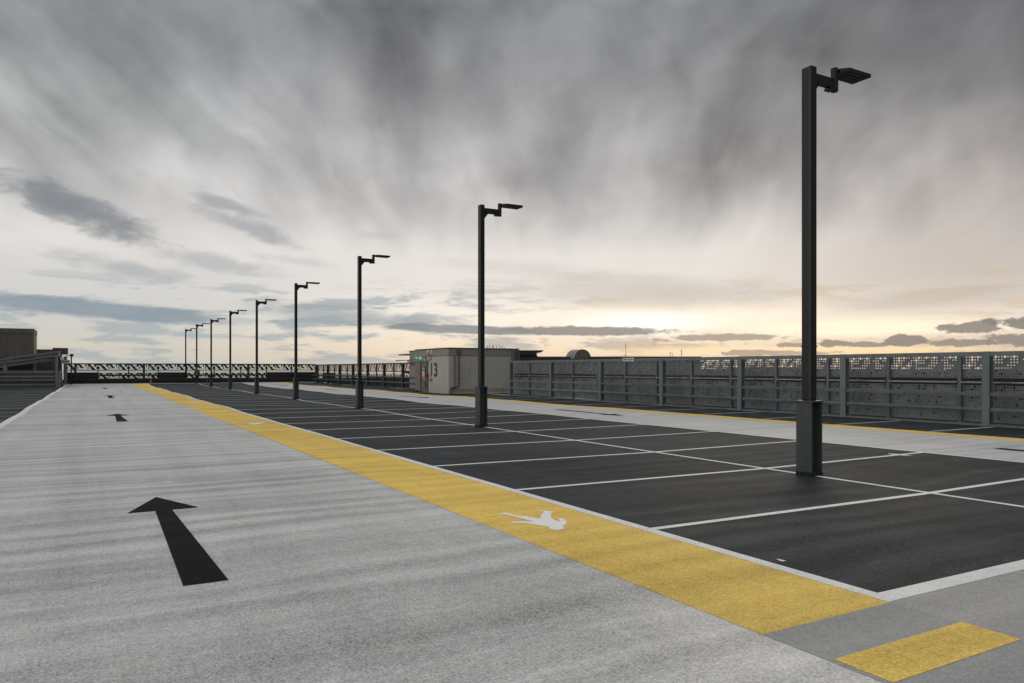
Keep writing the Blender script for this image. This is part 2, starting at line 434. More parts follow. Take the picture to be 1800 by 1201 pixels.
# ------------------------------------------------------------------ mesh helper
class MB:
    def __init__(s):
        s.v, s.f = [], []

    def quad(s, pts):
        i = len(s.v)
        s.v += [tuple(p) for p in pts]
        s.f.append(tuple(range(i, i + len(pts))))

    def box(s, a, b, top=None):
        """axis aligned box; a, b opposite corners"""
        x0, x1 = sorted((a[0], b[0])); y0, y1 = sorted((a[1], b[1])); z0, z1 = sorted((a[2], b[2]))
        i = len(s.v)
        s.v += [(x0, y0, z0), (x1, y0, z0), (x1, y1, z0), (x0, y1, z0), (x0, y0, z1), (x1, y0, z1), (x1, y1, z1), (x0, y1, z1)]
        for q in ((0, 3, 2, 1), (4, 5, 6, 7), (0, 1, 5, 4), (1, 2, 6, 5), (2, 3, 7, 6), (3, 0, 4, 7)):
            s.f.append(tuple(i + k for k in q))
        return s

    def hexa(s, p):
        i = len(s.v)
        s.v += [tuple(q) for q in p]
        for q in ((0, 3, 2, 1), (4, 5, 6, 7), (0, 1, 5, 4), (1, 2, 6, 5), (2, 3, 7, 6), (3, 0, 4, 7)):
            s.f.append(tuple(i + k for k in q))
        return s

    def cyl(s, a, b, r, n=12, r2=None, cap=True):
        a, b = Vector(a), Vector(b)
        r2 = r if r2 is None else r2
        q = (b - a).to_track_quat('Z', 'Y')
        i = len(s.v)
        for c, rr in ((a, r), (b, r2)):
            for k in range(n):
                t = 2 * math.pi * k / n
                s.v.append(tuple(c + q @ Vector((rr * math.cos(t), rr * math.sin(t), 0))))
        for k in range(n):
            j = (k + 1) % n
            s.f.append((i + k, i + j, i + n + j, i + n + k))
        if cap:
            s.f.append(tuple(i + k for k in reversed(range(n))))
            s.f.append(tuple(i + n + k for k in range(n)))
        return s

    def prism(s, poly, z0, z1):
        n = len(poly)
        i = len(s.v)
        s.v += [(x, y, z0) for x, y in poly] + [(x, y, z1) for x, y in poly]
        s.f.append(tuple(i + k for k in reversed(range(n))))
        s.f.append(tuple(i + n + k for k in range(n)))
        for k in range(n):
            j = (k + 1) % n
            s.f.append((i + k, i + j, i + n + j, i + n + k))
        return s

    def build(s, name, m, parent=None, bevel=0.0, loc=None, rot=None, smooth=False):
        me = bpy.data.meshes.new(name)
        me.from_pydata(s.v, [], s.f)
        me.update()
        me.materials.append(MATS[m])
        if smooth:
            for p in me.polygons:
                p.use_smooth = True
        o = bpy.data.objects.new(name, me)
        COL.objects.link(o)
        if parent is not None:
            o.parent = parent
        if loc is not None:
            o.location = loc
        if rot is not None:
            o.rotation_euler = rot
        if bevel:
            bv = o.modifiers.new('bevel', 'BEVEL')
            bv.width = bevel
            bv.segments = 2
            bv.limit_method = 'ANGLE'
        return o


def tag(o, label=None, cat=None, group=None, kind=None):
    if label: o['label'] = label
    if cat: o['category'] = cat
    if group: o['group'] = group
    if kind: o['kind'] = kind
    return o


def thing(name, label, cat, loc=(0, 0, 0), rz=0.0, group=None):
    o = bpy.data.objects.new(name, None)
    o.empty_display_size = 0.3
    COL.objects.link(o)
    o.location = loc
    o.rotation_euler = (0, 0, rz)
    return tag(o, label, cat, group)


# ------------------------------------------------------------------ the deck
def hz(x, y):
    """Height of the deck: a shallow drainage valley along the lamp line and a few slight undulations."""
    g = -0.026 * max(0.0, 1 - abs(x - 9.85) / 4.8)
    t = min(max((y - 16) / 20, 0), 1)
    t2 = 1 - min(max((y - 74) / 6, 0), 1)
    u = 0.022 * math.sin(0.37 * y + 0.35 * x) + 0.014 * math.sin(0.83 * y - 0.4 * x + 1.0)
    r = min(max((y - 79) / 9, 0), 1)
    return g + u * t * t2 + 0.14 * r * r * (3 - 2 * r)


def lift(y, dz):
    return dz * (0.35 + 0.65 * min(max((y - 4) / 14, 0), 1))


def cuts(a, b, step, extra=()):
    k = math.ceil(a / step + 1e-6)
    out = [a]
    while k * step < b - 1e-6:
        out.append(k * step)
        k += 1
    out.append(b)
    for e in extra:
        if a < e < b:
            out.append(e)
    return sorted(set(round(v, 5) for v in out))


def sheet_mb(mb, x0, x1, y0, y1, dz):
    xs = cuts(x0, x1, 1.0, (9.85, 5.05, 14.65))
    ys = cuts(y0, y1, 1.0)
    i = len(mb.v)
    for y in ys:
        for x in xs:
            mb.v.append((x, y, hz(x, y) + lift(y, dz)))
    n = len(xs)
    for r in range(len(ys) - 1):
        for c in range(n - 1):
            a = i + r * n + c
            mb.f.append((a, a + 1, a + n + 1, a + n))
    return mb


def sheet(name, m, x0, x1, y0, y1, dz, **kw):
    return tag(sheet_mb(MB(), x0, x1, y0, y1, dz).build(name, m), kind='structure', **kw)


Y0, Y1 = -14.0, 88.6
sheet('parking_deck', 'aisle_coating', -15.5, 23.5, Y0, Y1, 0.0)
b = MB().box((-15.5, Y0, -0.45), (23.5, Y1, -0.12))
tag(b.build('deck_slab', 'concrete_wall'), kind='structure')
tag(MB().box((-15.1, Y0 + 0.4, -15), (23.1, Y1 - 0.4, -0.45)).build('storeys_below', 'brown_wall'), kind='structure')
XR = 9.85
BAY0, BAY = 5.93, 2.822
ROW_Y0 = 3.42
ROW_Y1 = 86.2
XW = 5.03        # outer edge of the white edge line
XA = 14.28       # far edge of the middle rows
sheet('middle_parking_bays', 'asphalt', XW, XA, ROW_Y0, ROW_Y1, 0.004)
sheet('right_parking_bays', 'asphalt', 19.18, 22.95, -2.0, 86.2, 0.004)
sheet('left_parking_bays', 'asphalt', -7.4, -2.44, -4.0, 74.0, 0.004)
sheet('left_rear_parking_bays', 'asphalt', -7.4, -2.44, 74.0, 86.2, 0.004)
sheet('yellow_walkway', 'yellow_paint', 3.62, 4.90, 3.24, 86.6, 0.004)
sheet('yellow_side_walkway', 'yellow_paint', 18.46, 19.18, -8.0, 86.6, 0.004)
sheet('crossing_surface', 'crossing_coating', 3.62, 4.90, -8.0, 3.24, 0.004)
sheet('narrow_aisle', 'narrow_aisle_coating', XA + 0.1, 18.46, ROW_Y0 - 0.17, 86.3, 0.003)
sheet('turning_area', 'turning_coating', 4.90, 23.5, -8.0, ROW_Y0 - 0.17, 0.004)
sheet('crossing_bar', 'yellow_paint', 3.66, 4.93, 2.40, 2.76, 0.009)
sheet('crossing_bar', 'yellow_paint', 3.66, 4.93, 1.55, 1.92, 0.009)
# white lines
mb = MB()
sheet_mb(mb, 4.90, XW, ROW_Y0 - 0.17, ROW_Y1, 0.008)
sheet_mb(mb, XW, XA + 0.1, ROW_Y0 - 0.17, ROW_Y0, 0.008)
sheet_mb(mb, -2.44, -2.22, -8.0, 86.6, 0.006)
tag(mb.build('edge_line', 'white_paint'), kind='structure')
mb = MB()
sheet_mb(mb, XR - 0.05, XR + 0.05, ROW_Y0, ROW_Y1, 0.009)
n = 0
y = BAY0
while y < ROW_Y1 - 1:
    for xa, xb in ((XW, XR - 0.05), (XR + 0.05, XA)):
        sheet_mb(mb, xa, xb, y - 0.05, y + 0.05, 0.009)
    y += BAY
sheet_mb(mb, XA, XA + 0.1, ROW_Y0, ROW_Y1, 0.008)
tag(mb.build('bay_line', 'white_paint'), kind='structure')
mb = MB()
y = BAY0 - 2 * BAY
while y < ROW_Y1 - 1:
    sheet_mb(mb, 19.22, 22.3, y - 0.05, y + 0.05, 0.009)
    y += BAY
tag(mb.build('right_bay_line', 'worn_white_paint'), kind='structure')
mb = MB()
y = BAY0 - 3 * BAY
while y < 84:
    sheet_mb(mb, -7.2, -2.46, y - 0.05, y + 0.05, 0.009)
    y += BAY
tag(mb.build('left_bay_line', 'worn_white_paint'), kind='structure')
sheet('far_edge_line', 'worn_white_paint', 5.0, 18.4, 86.3, 86.55, 0.008)


def patch(name, m, x, y, pts, dz):
    mb = MB()
    mb.quad([(x + a, y + b_, hz(x + a, y + b_) + lift(y, dz)) for a, b_ in pts])
    return tag(mb.build(name, m), kind='structure')


def blob(n, rx, ry, seed):
    q = random.Random(seed)
    return [(rx * math.cos(6.2832 * k / n) * q.uniform(0.4, 1.1), ry * math.sin(6.2832 * k / n) * q.uniform(0.4, 1.1)) for k in range(n)]


patch('paint_scuff', 'white_paint', 5.17, 4.42, blob(9, 0.03, 0.07, 3), 0.0065)
patch('paint_scuff', 'worn_white_paint', 13.55, 8.75, blob(11, 0.10, 0.30, 5), 0.0065)
patch('paint_scuff', 'white_paint', 14.75, 8.9, blob(11, 0.10, 0.10, 8), 0.0065)
patch('paint_scuff', 'white_paint', 0.9, 11.9, blob(11, 0.22, 0.06, 9), 0.003)
patch('paint_scuff', 'white_paint', 0.95, 9.95, blob(9, 0.05, 0.03, 12), 0.003)
patch('coating_seam', 'turning_coating', 1.9, 46.0, [(-0.03, 0), (0.03, 0), (0.05, 18), (-0.35, 34), (-0.42, 34), (-0.02, 18)], 0.003)


def arrow(x, ytip, sgn, label):
    """solid arrow, tapering shaft: sgn +1 points to +Y"""
    mb = MB()
    L = 4.42
    def p(dx_, s):
        Y = ytip - sgn * s
        X = x + dx_ + 0.012 * (s - 1.0)
        return (X, Y, hz(X, Y) + lift(Y, 0.008))
    mb.quad([p(0, 0), p(-0.375, 1.02), p(0.375, 1.02)][::(1 if sgn > 0 else -1)])
    N = 6
    for k in range(N):
        s0, s1 = 1.02 + (L - 1.02) * k / N, 1.02 + (L - 1.02) * (k + 1) / N
        w0, w1 = 0.088 + 0.075 * k / N, 0.088 + 0.075 * (k + 1) / N
        q = [p(-w0, s0), p(-w1, s1), p(w1, s1), p(w0, s0)]
        mb.quad(q[::(1 if sgn > 0 else -1)])
    o = mb.build('painted_arrow', 'black_paint')
    return tag(o, label, 'painted arrow', 'black arrows painted on the driving aisles')


ORD = ['nearest', 'second nearest', 'third nearest', 'fourth nearest']
arrow(0.72, 10.55, 1, 'large black arrow painted on the wide light grey aisle, nearest the camera')
arrow(0.78, 30.9, 1, 'black arrow on the wide light grey aisle, second nearest, stubby with a wide head')
arrow(0.90, 52.5, 1, 'small black arrow on the wide light grey aisle, third from the camera')
arrow(0.88, 74.0, 1, 'tiny black arrow on the wide grey aisle just before the far fence')
arrow(16.3, 4.0, -1, 'black arrow cut by the right photo edge on the narrow grey aisle')
arrow(16.25, 20.7, -1, 'thin black arrow on the narrow grey aisle, right of the second nearest lamp post')
arrow(16.35, 38.3, -1, 'thin black arrow on the narrow grey aisle in front of the number 13 block')
arrow(16.5, 56.2, -1, 'thin black arrow on the narrow aisle between the third and fourth nearest lamp posts')
arrow(16.6, 74.2, -1, 'faint tiny black arrow farthest along the narrow grey aisle')

PED = [(4.007, 7.406), (4.113, 7.442), (4.129, 7.382), (4.144, 7.235), (4.223, 7.116), (4.284, 6.943), (4.405, 7.118), (4.536, 7.254), (4.500, 7.380), (4.560, 7.345), (4.628, 7.215), (4.532, 7.109), (4.421, 6.926), (4.375, 6.790), (4.380, 6.700), (4.411, 6.737), (4.443, 6.824), (4.433, 6.877), (4.513, 6.831), (4.463, 6.696), (4.41, 6.602), (4.341, 6.53), (4.285, 6.50), (4.262, 6.422), (4.204, 6.364), (4.136, 6.361), (4.099, 6.413), (4.109, 6.485), (4.149, 6.542), (4.115, 6.604), (4.092, 6.66), (4.034, 6.798), (3.925, 6.865), (3.880, 6.905), (3.935, 6.945), (4.064, 6.900), (4.146, 6.84), (4.112, 7.011), (4.085, 7.238), (4.070, 7.344)]
for k, (yy, lab) in enumerate(((0.0, 'white walking figure painted on the yellow walkway, nearest and largest'),
                    (16.5, 'white walking figure on the yellow walkway, second from the camera'),
                    (32.2, 'small white walking figure on the yellow walkway, third from the camera'),
                    (47.9, 'tiny white walking figure on the yellow walkway, fourth from the camera'),
                    (61.5, 'faint white walking figure farthest along the yellow walkway'))):
    mb = MB()
    mb.quad([(x + (0.0 if k == 0 else 0.02), y + yy, hz(x, y + yy) + lift(y + yy, 0.010)) for x, y in PED])
    o = mb.build('pedestrian_symbol', 'symbol_paint')
    tag(o, lab, 'painted symbol', 'white walking figures on the yellow walkway')

# ------------------------------------------------------------------ lamp posts
def make_lamp():
    root = thing('lamp_post', 'x', 'lamp post', (0, 0, 0), 0, 'dark square lamp posts along the middle row of bays')
    A, Bx = 0.095, 0.068     # half depth along Y, half width along X
    MB().box((-0.134, -0.151, -0.04), (0.134, 0.151, 0.055)).build('plinth', 'rubber_plinth', root, 0.004)
    c = MB()                  # H section casing, open sides face along Y
    hx, hy = 0.128, 0.145
    c.box((-hx, -hy, 0.055), (-hx + 0.018, hy, 1.145))
    c.box((hx - 0.018, -hy, 0.055), (hx, hy, 1.145))
    c.box((-hx + 0.018, -0.009, 0.055), (hx - 0.018, 0.009, 1.143))
    c.build('base_casing', 'lamp_casing_paint', root, 0.003)
    MB().box((-0.137, -0.155, 1.146), (0.137, 0.155, 1.178)).build('cap_plate', 'lamp_casing_paint', root, 0.004)
    pl = MB().box((-Bx, -A, 1.178), (Bx, A, 6.44)).build('pole', 'lamp_paint', root, 0.018)
    pl.modifiers['bevel'].segments = 4
    MB().box((-Bx - 0.0025, -A + 0.014, 1.18), (-Bx + 0.002, -A + 0.046, 6.40)).build('highlight_strip', 'edge_highlight', root, 0.001)  # added strip, its paler colour stands in for the corner highlight
    MB().box((-Bx - 0.004, -A - 0.004, 2.02), (Bx + 0.004, A + 0.004, 2.04)).build('joint_band', 'lamp_paint', root, 0.001)
    a = MB().box((Bx, -0.045, 6.21), (0.55, 0.045, 6.36))
    a.build('arm', 'lamp_paint', root, 0.004)
    g = MB()
    g.hexa([(Bx, -0.02, 6.04), (Bx + 0.02, -0.02, 6.04), (Bx + 0.02, 0.02, 6.04), (Bx, 0.02, 6.04),
            (Bx, -0.02, 6.21), (Bx + 0.15, -0.02, 6.21), (Bx + 0.15, 0.02, 6.21), (Bx, 0.02, 6.21)])
    g.build('gusset', 'lamp_paint', root)
    k = MB().cyl((0.61, 0, 6.17), (0.61, 0, 6.545), 0.058, 20)
    kn = k.build('knuckle', 'lamp_paint', root, 0.0, smooth=False)
    MB().box((0.44, -0.065, 6.165), (0.552, 0.065, 6.21)).build('clamp', 'lamp_paint', root, 0.003)
    h = MB()
    zt, zb = 6.535, 6.475
    P = [(0.66, -0.07), (0.76, -0.175), (1.30, -0.175), (1.30, 0.175), (0.76, 0.175), (0.66, 0.07)]
    h.prism(P, zb, zt)
    hd = h.build('lamp_head', 'lamp_paint', root, 0.004)
    fn = MB()
    for i in range(4):
        yy = -0.12 + i * 0.08
        fn.box((0.80, yy - 0.024, zb - 0.008), (1.26, yy + 0.024, zb - 0.0015))
    fn.build('lens', 'lamp_lens', hd)
    return root


def copy_tree(o, parent=None):
    c = o.copy()
    COL.objects.link(c)
    if parent is not None:
        c.parent = parent
    for ch in list(o.children):
        copy_tree(ch, c)
    return c


LAMP_L = ['tallest dark square lamp post, nearest the camera, at the right',
          'dark square lamp post, second nearest, in front of the number 13 block',
          'dark square lamp post, third nearest, left of the number 13 block',
          'dark square lamp post, fourth from the camera along the middle row',
          'dark square lamp post, fifth from the camera along the middle row',
          'small dark lamp post, sixth from the camera along the middle row',
          'small dark lamp post, seventh from the camera along the middle row',
          'distant thin lamp post, second from the far left end of the lamp row',
          'farthest and smallest lamp post, at the left end of the row beside the person']
lamp0 = make_lamp()
for k in range(9):
    o = lamp0 if k == 0 else copy_tree(lamp0)
    y = 7.88 + 11.28 * k - (0.35 if k == 8 else 0)
    o.location = (9.86 - (0.0 if k == 0 else 0.04), y, (hz(9.85, y) + 0.004) if k < 8 else 0.1)
    o['label'] = LAMP_L[k]

# ------------------------------------------------------------------ fences
PITCH = 0.0835
NEAR_U = ['sBsBss..sBssBssBss.ssBsBss.', 'sss.sss.sss..sssBss..ssBss.', '....ss..sss..ssss.ss..ssss.', 's.ssss...sss....s.sBs.ssBss',
          's..sss....sssssss..ssBs.sss', 'ss.ssB..s......B..ssss...ss', '....ss.Bss..sBs.Bs......s..', 'ss..ss.sss.ssssssss.ssss.s.']
NEAR_L = ['sBssss..sBssBssBss.sssB.ss.', 'ss.....sss..sBsBss...ssBss.', '...........................', '.......ss......s...ssB.....', '.....ssB..s....Bs....ssB...',
          '....ss..s...s..sss.s...ss..', '......s.B..ss.ssB.sBs......', '....ssssss..ssssssss..s....', '...........................', '...ss...s.....s....s...ss..',
          '........sB...ss....s.......', '..s...........Bs.....ss....', '...........................']
def far_pat():
    rows = []
    for r in range(8):
        s = ''
        v = r / 7.0
        for c in range(27):
            u = c / 26.0
            w = (u * 3.0) % 1.0
            dark = abs(w - (0.15 + 0.62 * v)) < 0.17 or (w > 0.74 and v < 0.34 and w < 0.95) or (w < 0.10 and 0.4 < v < 0.8)
            if u > 0.36 and u < 0.66 and v > 0.62:
                dark = abs(abs(w - 0.5) - (v - 0.55) * 0.9) > 0.40
            s += '.' if dark else 'B'
        rows.append(s)
    rows[7] = '.' * 27
    return rows
FAR_U = far_pat()
FAR_L = FAR_U[:3] + ['.' * 27] + FAR_U[4:8] + ['.' * 27] * 5


def sheet_mesh(name, rows, zbot, width, m):
    """A steel sheet punched with round holes on a square grid: a real mesh with openings, 2 mm folded edges."""
    mb = MB()
    ncol = len(rows[0])
    x0 = (width - ncol * PITCH) / 2
    H = len(rows) * PITCH
    P = PITCH / 2
    ring = [(-P, -P), (0, -P), (P, -P), (P, 0), (P, P), (0, P), (-P, P), (-P, 0)]
    idx = {}
    def V(x, z):
        k = (round(x, 4), round(z, 4))
        if k not in idx:
            idx[k] = len(mb.v)
            mb.v.append((x, 0, z))
        return idx[k]
    for r, row in enumerate(rows):
        cz = zbot + H - (r + 0.5) * PITCH
        for c, ch in enumerate(row):
            cx = x0 + (c + 0.5) * PITCH
            if ch == '.':
                mb.f.append(tuple(V(cx + a, cz + b_) for a, b_ in ring))
            else:
                rad = {'s': 0.0205, 'B': 0.0385}[ch]
                o_ = [V(cx + a, cz + b_) for a, b_ in ring]
                i_ = []
                for k in range(8):
                    t = math.radians(225 + 45 * k)
                    i_.append(V(cx + rad * math.cos(t), cz + rad * math.sin(t)))
                for k in range(8):
                    j = (k + 1) % 8
                    mb.f.append((o_[k], o_[j], i_[j], i_[k]))
    x1 = x0 + ncol * PITCH
    zt = zbot + H
    for xa, xb in ((0.0, x0), (x1, width)):
        mb.quad([(xa, 0, zbot), (xb, 0, zbot), (xb, 0, zt), (xa, 0, zt)])
    # folded stiffening lips along the top and the bottom
    mb.box((0, 0.0, zt), (width, 0.03, zt + 0.004))
    mb.box((0, 0.0, zbot - 0.004), (width, 0.03, zbot))
    me = bpy.data.meshes.new(name)
    me.from_pydata(mb.v, [], mb.f)
    me.update()
    me.materials.append(MATS[m])
    return me


PW = 2.335
PWID = 2.30
ME_NU = sheet_mesh('upper_sheet', NEAR_U, 1.385, PWID, 'perforated_sheet')
ME_NL = sheet_mesh('lower_sheet', NEAR_L, 0.07, PWID, 'perforated_sheet')
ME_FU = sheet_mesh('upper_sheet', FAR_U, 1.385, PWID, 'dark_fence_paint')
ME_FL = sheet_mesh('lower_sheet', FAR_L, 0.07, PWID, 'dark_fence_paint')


def fence(name, label, origin, s_ax, n_ax, mains, panels, zo=0.0, pat='near', mesh_to=None, dark=(), n_pan=0.75, smin=None, smax=None, ms_=('fence_steel', 'fence_rail', 'perforated_sheet')):
    """origin + s*s_ax along the fence, n_ax pointing outwards"""
    s_ax, n_ax = Vector(s_ax), Vector(n_ax)
    root = thing(name, label, 'fence', origin)
    M = Matrix(((s_ax.x, n_ax.x, 0, 0), (s_ax.y, n_ax.y, 0, 0), (0, 0, 1, zo), (0, 0, 0, 1)))
    flip = M.to_3x3().determinant() < 0
    def add(mb, nm, m, bevel=0):
        if flip:
            mb.f = [tuple(reversed(f)) for f in mb.f]
        o = mb.build(nm, m, root, bevel)
        o.matrix_local = M
        return o
    for s in mains:
        p = MB()
        w, d = 0.105, 0.20
        p.box((s - w, 0, 0.0), (s + w, 0.014, 2.16))
        p.box((s - w, d, 0.0), (s + w, d + 0.014, 2.16))
        p.box((s - 0.008, 0.014, 0.0), (s + 0.008, d, 2.16))
        p.box((s - 0.15, -0.04, 0.0), (s + 0.15, d + 0.05, 0.02))
        for zz in (0.42, 0.50, 0.90, 0.955, 2.06, 2.11):
            for q in (-0.082, 0.068):
                p.box((s + q, -0.012, zz - 0.009), (s + q + 0.017, 0.0, zz + 0.009))
        add(p, 'post', ms_[0])
    for s in panels:
        p = MB()
        p.box((s - 0.05, n_pan - 0.10, 0.0), (s + 0.05, n_pan - 0.088, 2.06))
        p.box((s - 0.05, n_pan - 0.012, 0.0), (s + 0.05, n_pan - 0.002, 2.06))
        p.box((s - 0.006, n_pan - 0.088, 0.0), (s + 0.006, n_pan - 0.012, 2.06))
        add(p, 'panel_post', ms_[0])
    ms = list(mains)
    a_ = smin if smin is not None else ms[0]
    b_ = smax if smax is not None else ms[-1]
    segs = sorted(set([a_] + ms + [b_]))
    for s0, s1 in zip(segs[:-1], segs[1:]):
        if s1 - s0 < 0.2:
            continue
        l, r = s0 + 0.107, s1 - 0.107
        t = MB()
        t.box((l, 0.012, 2.03), (r, 0.026, 2.155)); t.box((l, 0.026, 2.141), (r, 0.12, 2.155)); t.box((l, 0.026, 2.03), (r, 0.09, 2.04))
        add(t, 'top_rail', ms_[0])
        g = MB()
        g.box((l, 0.03, 0.88), (r, 0.04, 0.975)); g.box((l, 0.04, 0.965), (r, 0.09, 0.975)); g.box((l, 0.04, 0.88), (r, 0.09, 0.888))
        add(g, 'guard_rail', ms_[1])
        g = MB()
        g.hexa([(l, 0.05, 0.40), (r, 0.05, 0.40), (r, 0.09, 0.40), (l, 0.09, 0.40), (l, 0.03, 0.46), (r, 0.03, 0.46), (r, 0.09, 0.46), (l, 0.09, 0.46)])
        g.hexa([(l, 0.03, 0.462), (r, 0.03, 0.462), (r, 0.088, 0.462), (l, 0.088, 0.462), (l, 0.05, 0.535), (r, 0.05, 0.535), (r, 0.088, 0.535), (l, 0.088, 0.535)])
        add(g, 'guard_rail', ms_[1])
        k = MB()
        k.box((l, 0.03, 0.0), (r, 0.04, 0.075)); k.box((l, -0.03, 0.006), (r, 0.03, 0.014))
        add(k, 'kick_angle', ms_[1])
        if mesh_to is not None and s0 < mesh_to:
            w = MB()
            zz = 0.10
            while zz < 0.99:
                w.box((l, 0.016, zz), (r, 0.020, zz + 0.003))
                zz += 0.15
            x = l + 0.03
            while x < r:
                w.box((x, 0.0205, 0.06), (x + 0.0028, 0.0235, 1.0))
                x += 0.05
            add(w, 'wire_mesh', 'wire')
    ps = list(panels)
    for i, (s0, s1) in enumerate(zip(ps[:-1], ps[1:])):
        hr = MB().box((s0 + 0.052, n_pan - 0.16, 1.235), (s1 - 0.052, n_pan - 0.105, 1.275))
        add(hr, 'handrail', 'handrail_steel')
        lo, up = (ME_NL, ME_NU) if pat == 'near' else (ME_FL, ME_FU)
        for me, nm in ((up, 'upper_panel'), (lo, 'lower_panel')):
            if nm == 'lower_panel' and i in dark:
                d = MB().box((s0 + 0.05, n_pan - 0.005, 0.1), (s1 - 0.05, n_pan + 0.02, 1.2))
                add(d, 'board_panel', 'dark_sheet')
                continue
            o = bpy.data.objects.new(nm, me)
            COL.objects.link(o)
            o.parent = root
            sc = (s1 - s0 - 0.03) / PWID
            o.matrix_local = M @ Matrix.Translation((s0 + 0.015, n_pan, 0)) @ Matrix.Diagonal((sc, 1, 1, 1))
    return root


SP = 4.675
m1 = [11.86 - 2 * SP + SP * k for k in range(9)]
p1 = [12.97 - 4 * PW + PW * k for k in range(17)]
p1 = [p for p in p1 if p > 2.6] + []
fence('perforated_fence', 'grey perforated steel fence along the right side, near part up to the number 13 block',
      (22.4, 0, 0), (0, 1, 0), (1, 0, 0), m1, p1, 0.0, 'near', 30.0)
m2 = [49.35 + 4.57 * k for k in range(9)]
m2 = [m for m in m2 if m > 50.2]
p2 = [50.4 + 2.285 * k for k in range(17)]
fence('perforated_fence', 'grey perforated steel fence on the right side, far part beyond the number 13 block',
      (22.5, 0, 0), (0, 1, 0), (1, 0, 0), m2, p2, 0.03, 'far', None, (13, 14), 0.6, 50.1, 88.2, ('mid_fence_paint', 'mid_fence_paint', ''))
m3 = [-1.55, 4.75, 9.95, 15.4, 20.7]
p3 = [-2.35 + 2.83 * k for k in range(10)]
fence('perforated_fence', 'dark perforated steel fence across the far end of the deck behind the person',
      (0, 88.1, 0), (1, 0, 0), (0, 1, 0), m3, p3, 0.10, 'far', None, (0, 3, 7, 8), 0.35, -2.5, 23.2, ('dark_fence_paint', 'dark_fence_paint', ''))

# ------------------------------------------------------------------ stair block 13
BX, BY, BH = 20.42, 44.55, 3.03
blk = thing('stair_block', 'low concrete stair block with the number 13, standing against the right fence', 'building', (BX, BY, 0))
def bl(mb, nm, m, bevel=0, par=None, **kw):
    return mb.build(nm, m, par or blk, bevel, **kw)
w = MB().box((0, 0, 0), (5.3, 5.75, 2.52))
bl(w, 'wall', 'concrete_wall', 0.01)
bl(MB().box((-0.015, -0.015, 2.545), (5.315, 5.765, BH)), 'coping', 'concrete_coping', 0.01)
bl(MB().box((0.02, 0.02, 2.52), (5.28, 5.73, 2.545)), 'joint', 'roof_trim')
r = MB().box((-0.06, -0.06, BH), (5.36, 5.81, BH + 0.045))
bl(r, 'roof', 'roof_trim')
bl(MB().box((0.02, -0.045, 0.0), (5.0, -0.002, 0.36)), 'plinth', 'concrete_coping', 0.006)
bl(MB().box((-0.10, -0.10, 0.006), (4.9, -0.047, 0.075)), 'kerb', 'concrete_wall', 0.006)
bl(MB().box((-0.30, 4.9, 0.006), (-0.02, 5.75, 0.12)), 'step', 'dark_sheet', 0.005)
# left face, seen at a sharp angle: y runs away from the camera
dr = bl(MB().box((-0.03, 3.62, 0.05), (0.01, 4.55, 2.10)), 'door', 'door_paint', 0.004)
bl(MB().box((-0.045, 3.72, 1.05), (-0.028, 3.90, 1.90)), 'glazing', 'door_glass', 0, dr)
bl(MB().box((-0.045, 3.74, 0.30), (-0.028, 3.92, 0.85)), 'glazing', 'door_glass', 0, dr)
bl(MB().box((-0.07, 3.66, 0.98), (-0.045, 3.70, 1.12)), 'handle', 'handrail_steel', 0.003, dr)
fr = MB()
fr.box((-0.06, 3.50, 0.0), (0.0, 3.62, 2.24)); fr.box((-0.06, 4.55, 0.0), (0.0, 4.67, 2.24)); fr.box((-0.06, 3.62, 2.10), (0.0, 4.55, 2.24))
bl(fr, 'door_frame', 'cladding', 0.003)
bl(MB().box((-0.10, 4.72, 0.0), (-0.001, 5.6, 2.25)), 'pilaster', 'cladding_light', 0.01)
# downpipe on the near face
dp = MB()
dp.cyl((0.70, -0.10, 0.62), (0.70, -0.10, 2.72), 0.055, 12)
dp.cyl((0.70, -0.10, 0.62), (0.60, -0.10, 0.50), 0.055, 12)
dp.cyl((0.60, -0.10, 0.50), (0.16, -0.10, 0.42), 0.055, 12)
dp.cyl((0.16, -0.10, 0.45), (0.10, -0.10, 0.03), 0.055, 12)
for zz in (1.0, 1.75, 2.4):
    dp.box((0.62, -0.11, zz), (0.78, -0.001, zz + 0.05))
bl(dp, 'downpipe', 'pipe_grey', smooth=False)
hp = MB().box((0.56, -0.16, 2.70), (0.84, -0.017, 2.93))
bl(hp, 'hopper', 'pipe_grey', 0.01)
bl(MB().box((0.36, -0.05, 0.36), (0.48, -0.001, 2.5)), 'trunking', 'cladding_light', 0.004)
cdt = MB()
cdt.cyl((-0.03, 3.40, 0.1), (-0.03, 3.40, 2.30), 0.018, 8); cdt.cyl((-0.03, 3.40, 2.30), (-0.03, 2.85, 2.30), 0.018, 8); cdt.cyl((-0.03, 2.85, 2.30), (-0.03, 2.85, 2.72), 0.018, 8)
bl(cdt, 'conduit', 'pipe_grey')
bl(MB().box((4.72, -0.05, 1.95), (4.86, -0.001, 2.98)), 'vent_strip', 'cladding_light', 0.003)
bl(MB().box((4.98, -0.25, 0), (5.3, -0.02, 2.98)), 'corner_column', 'brown_wall', 0.005)

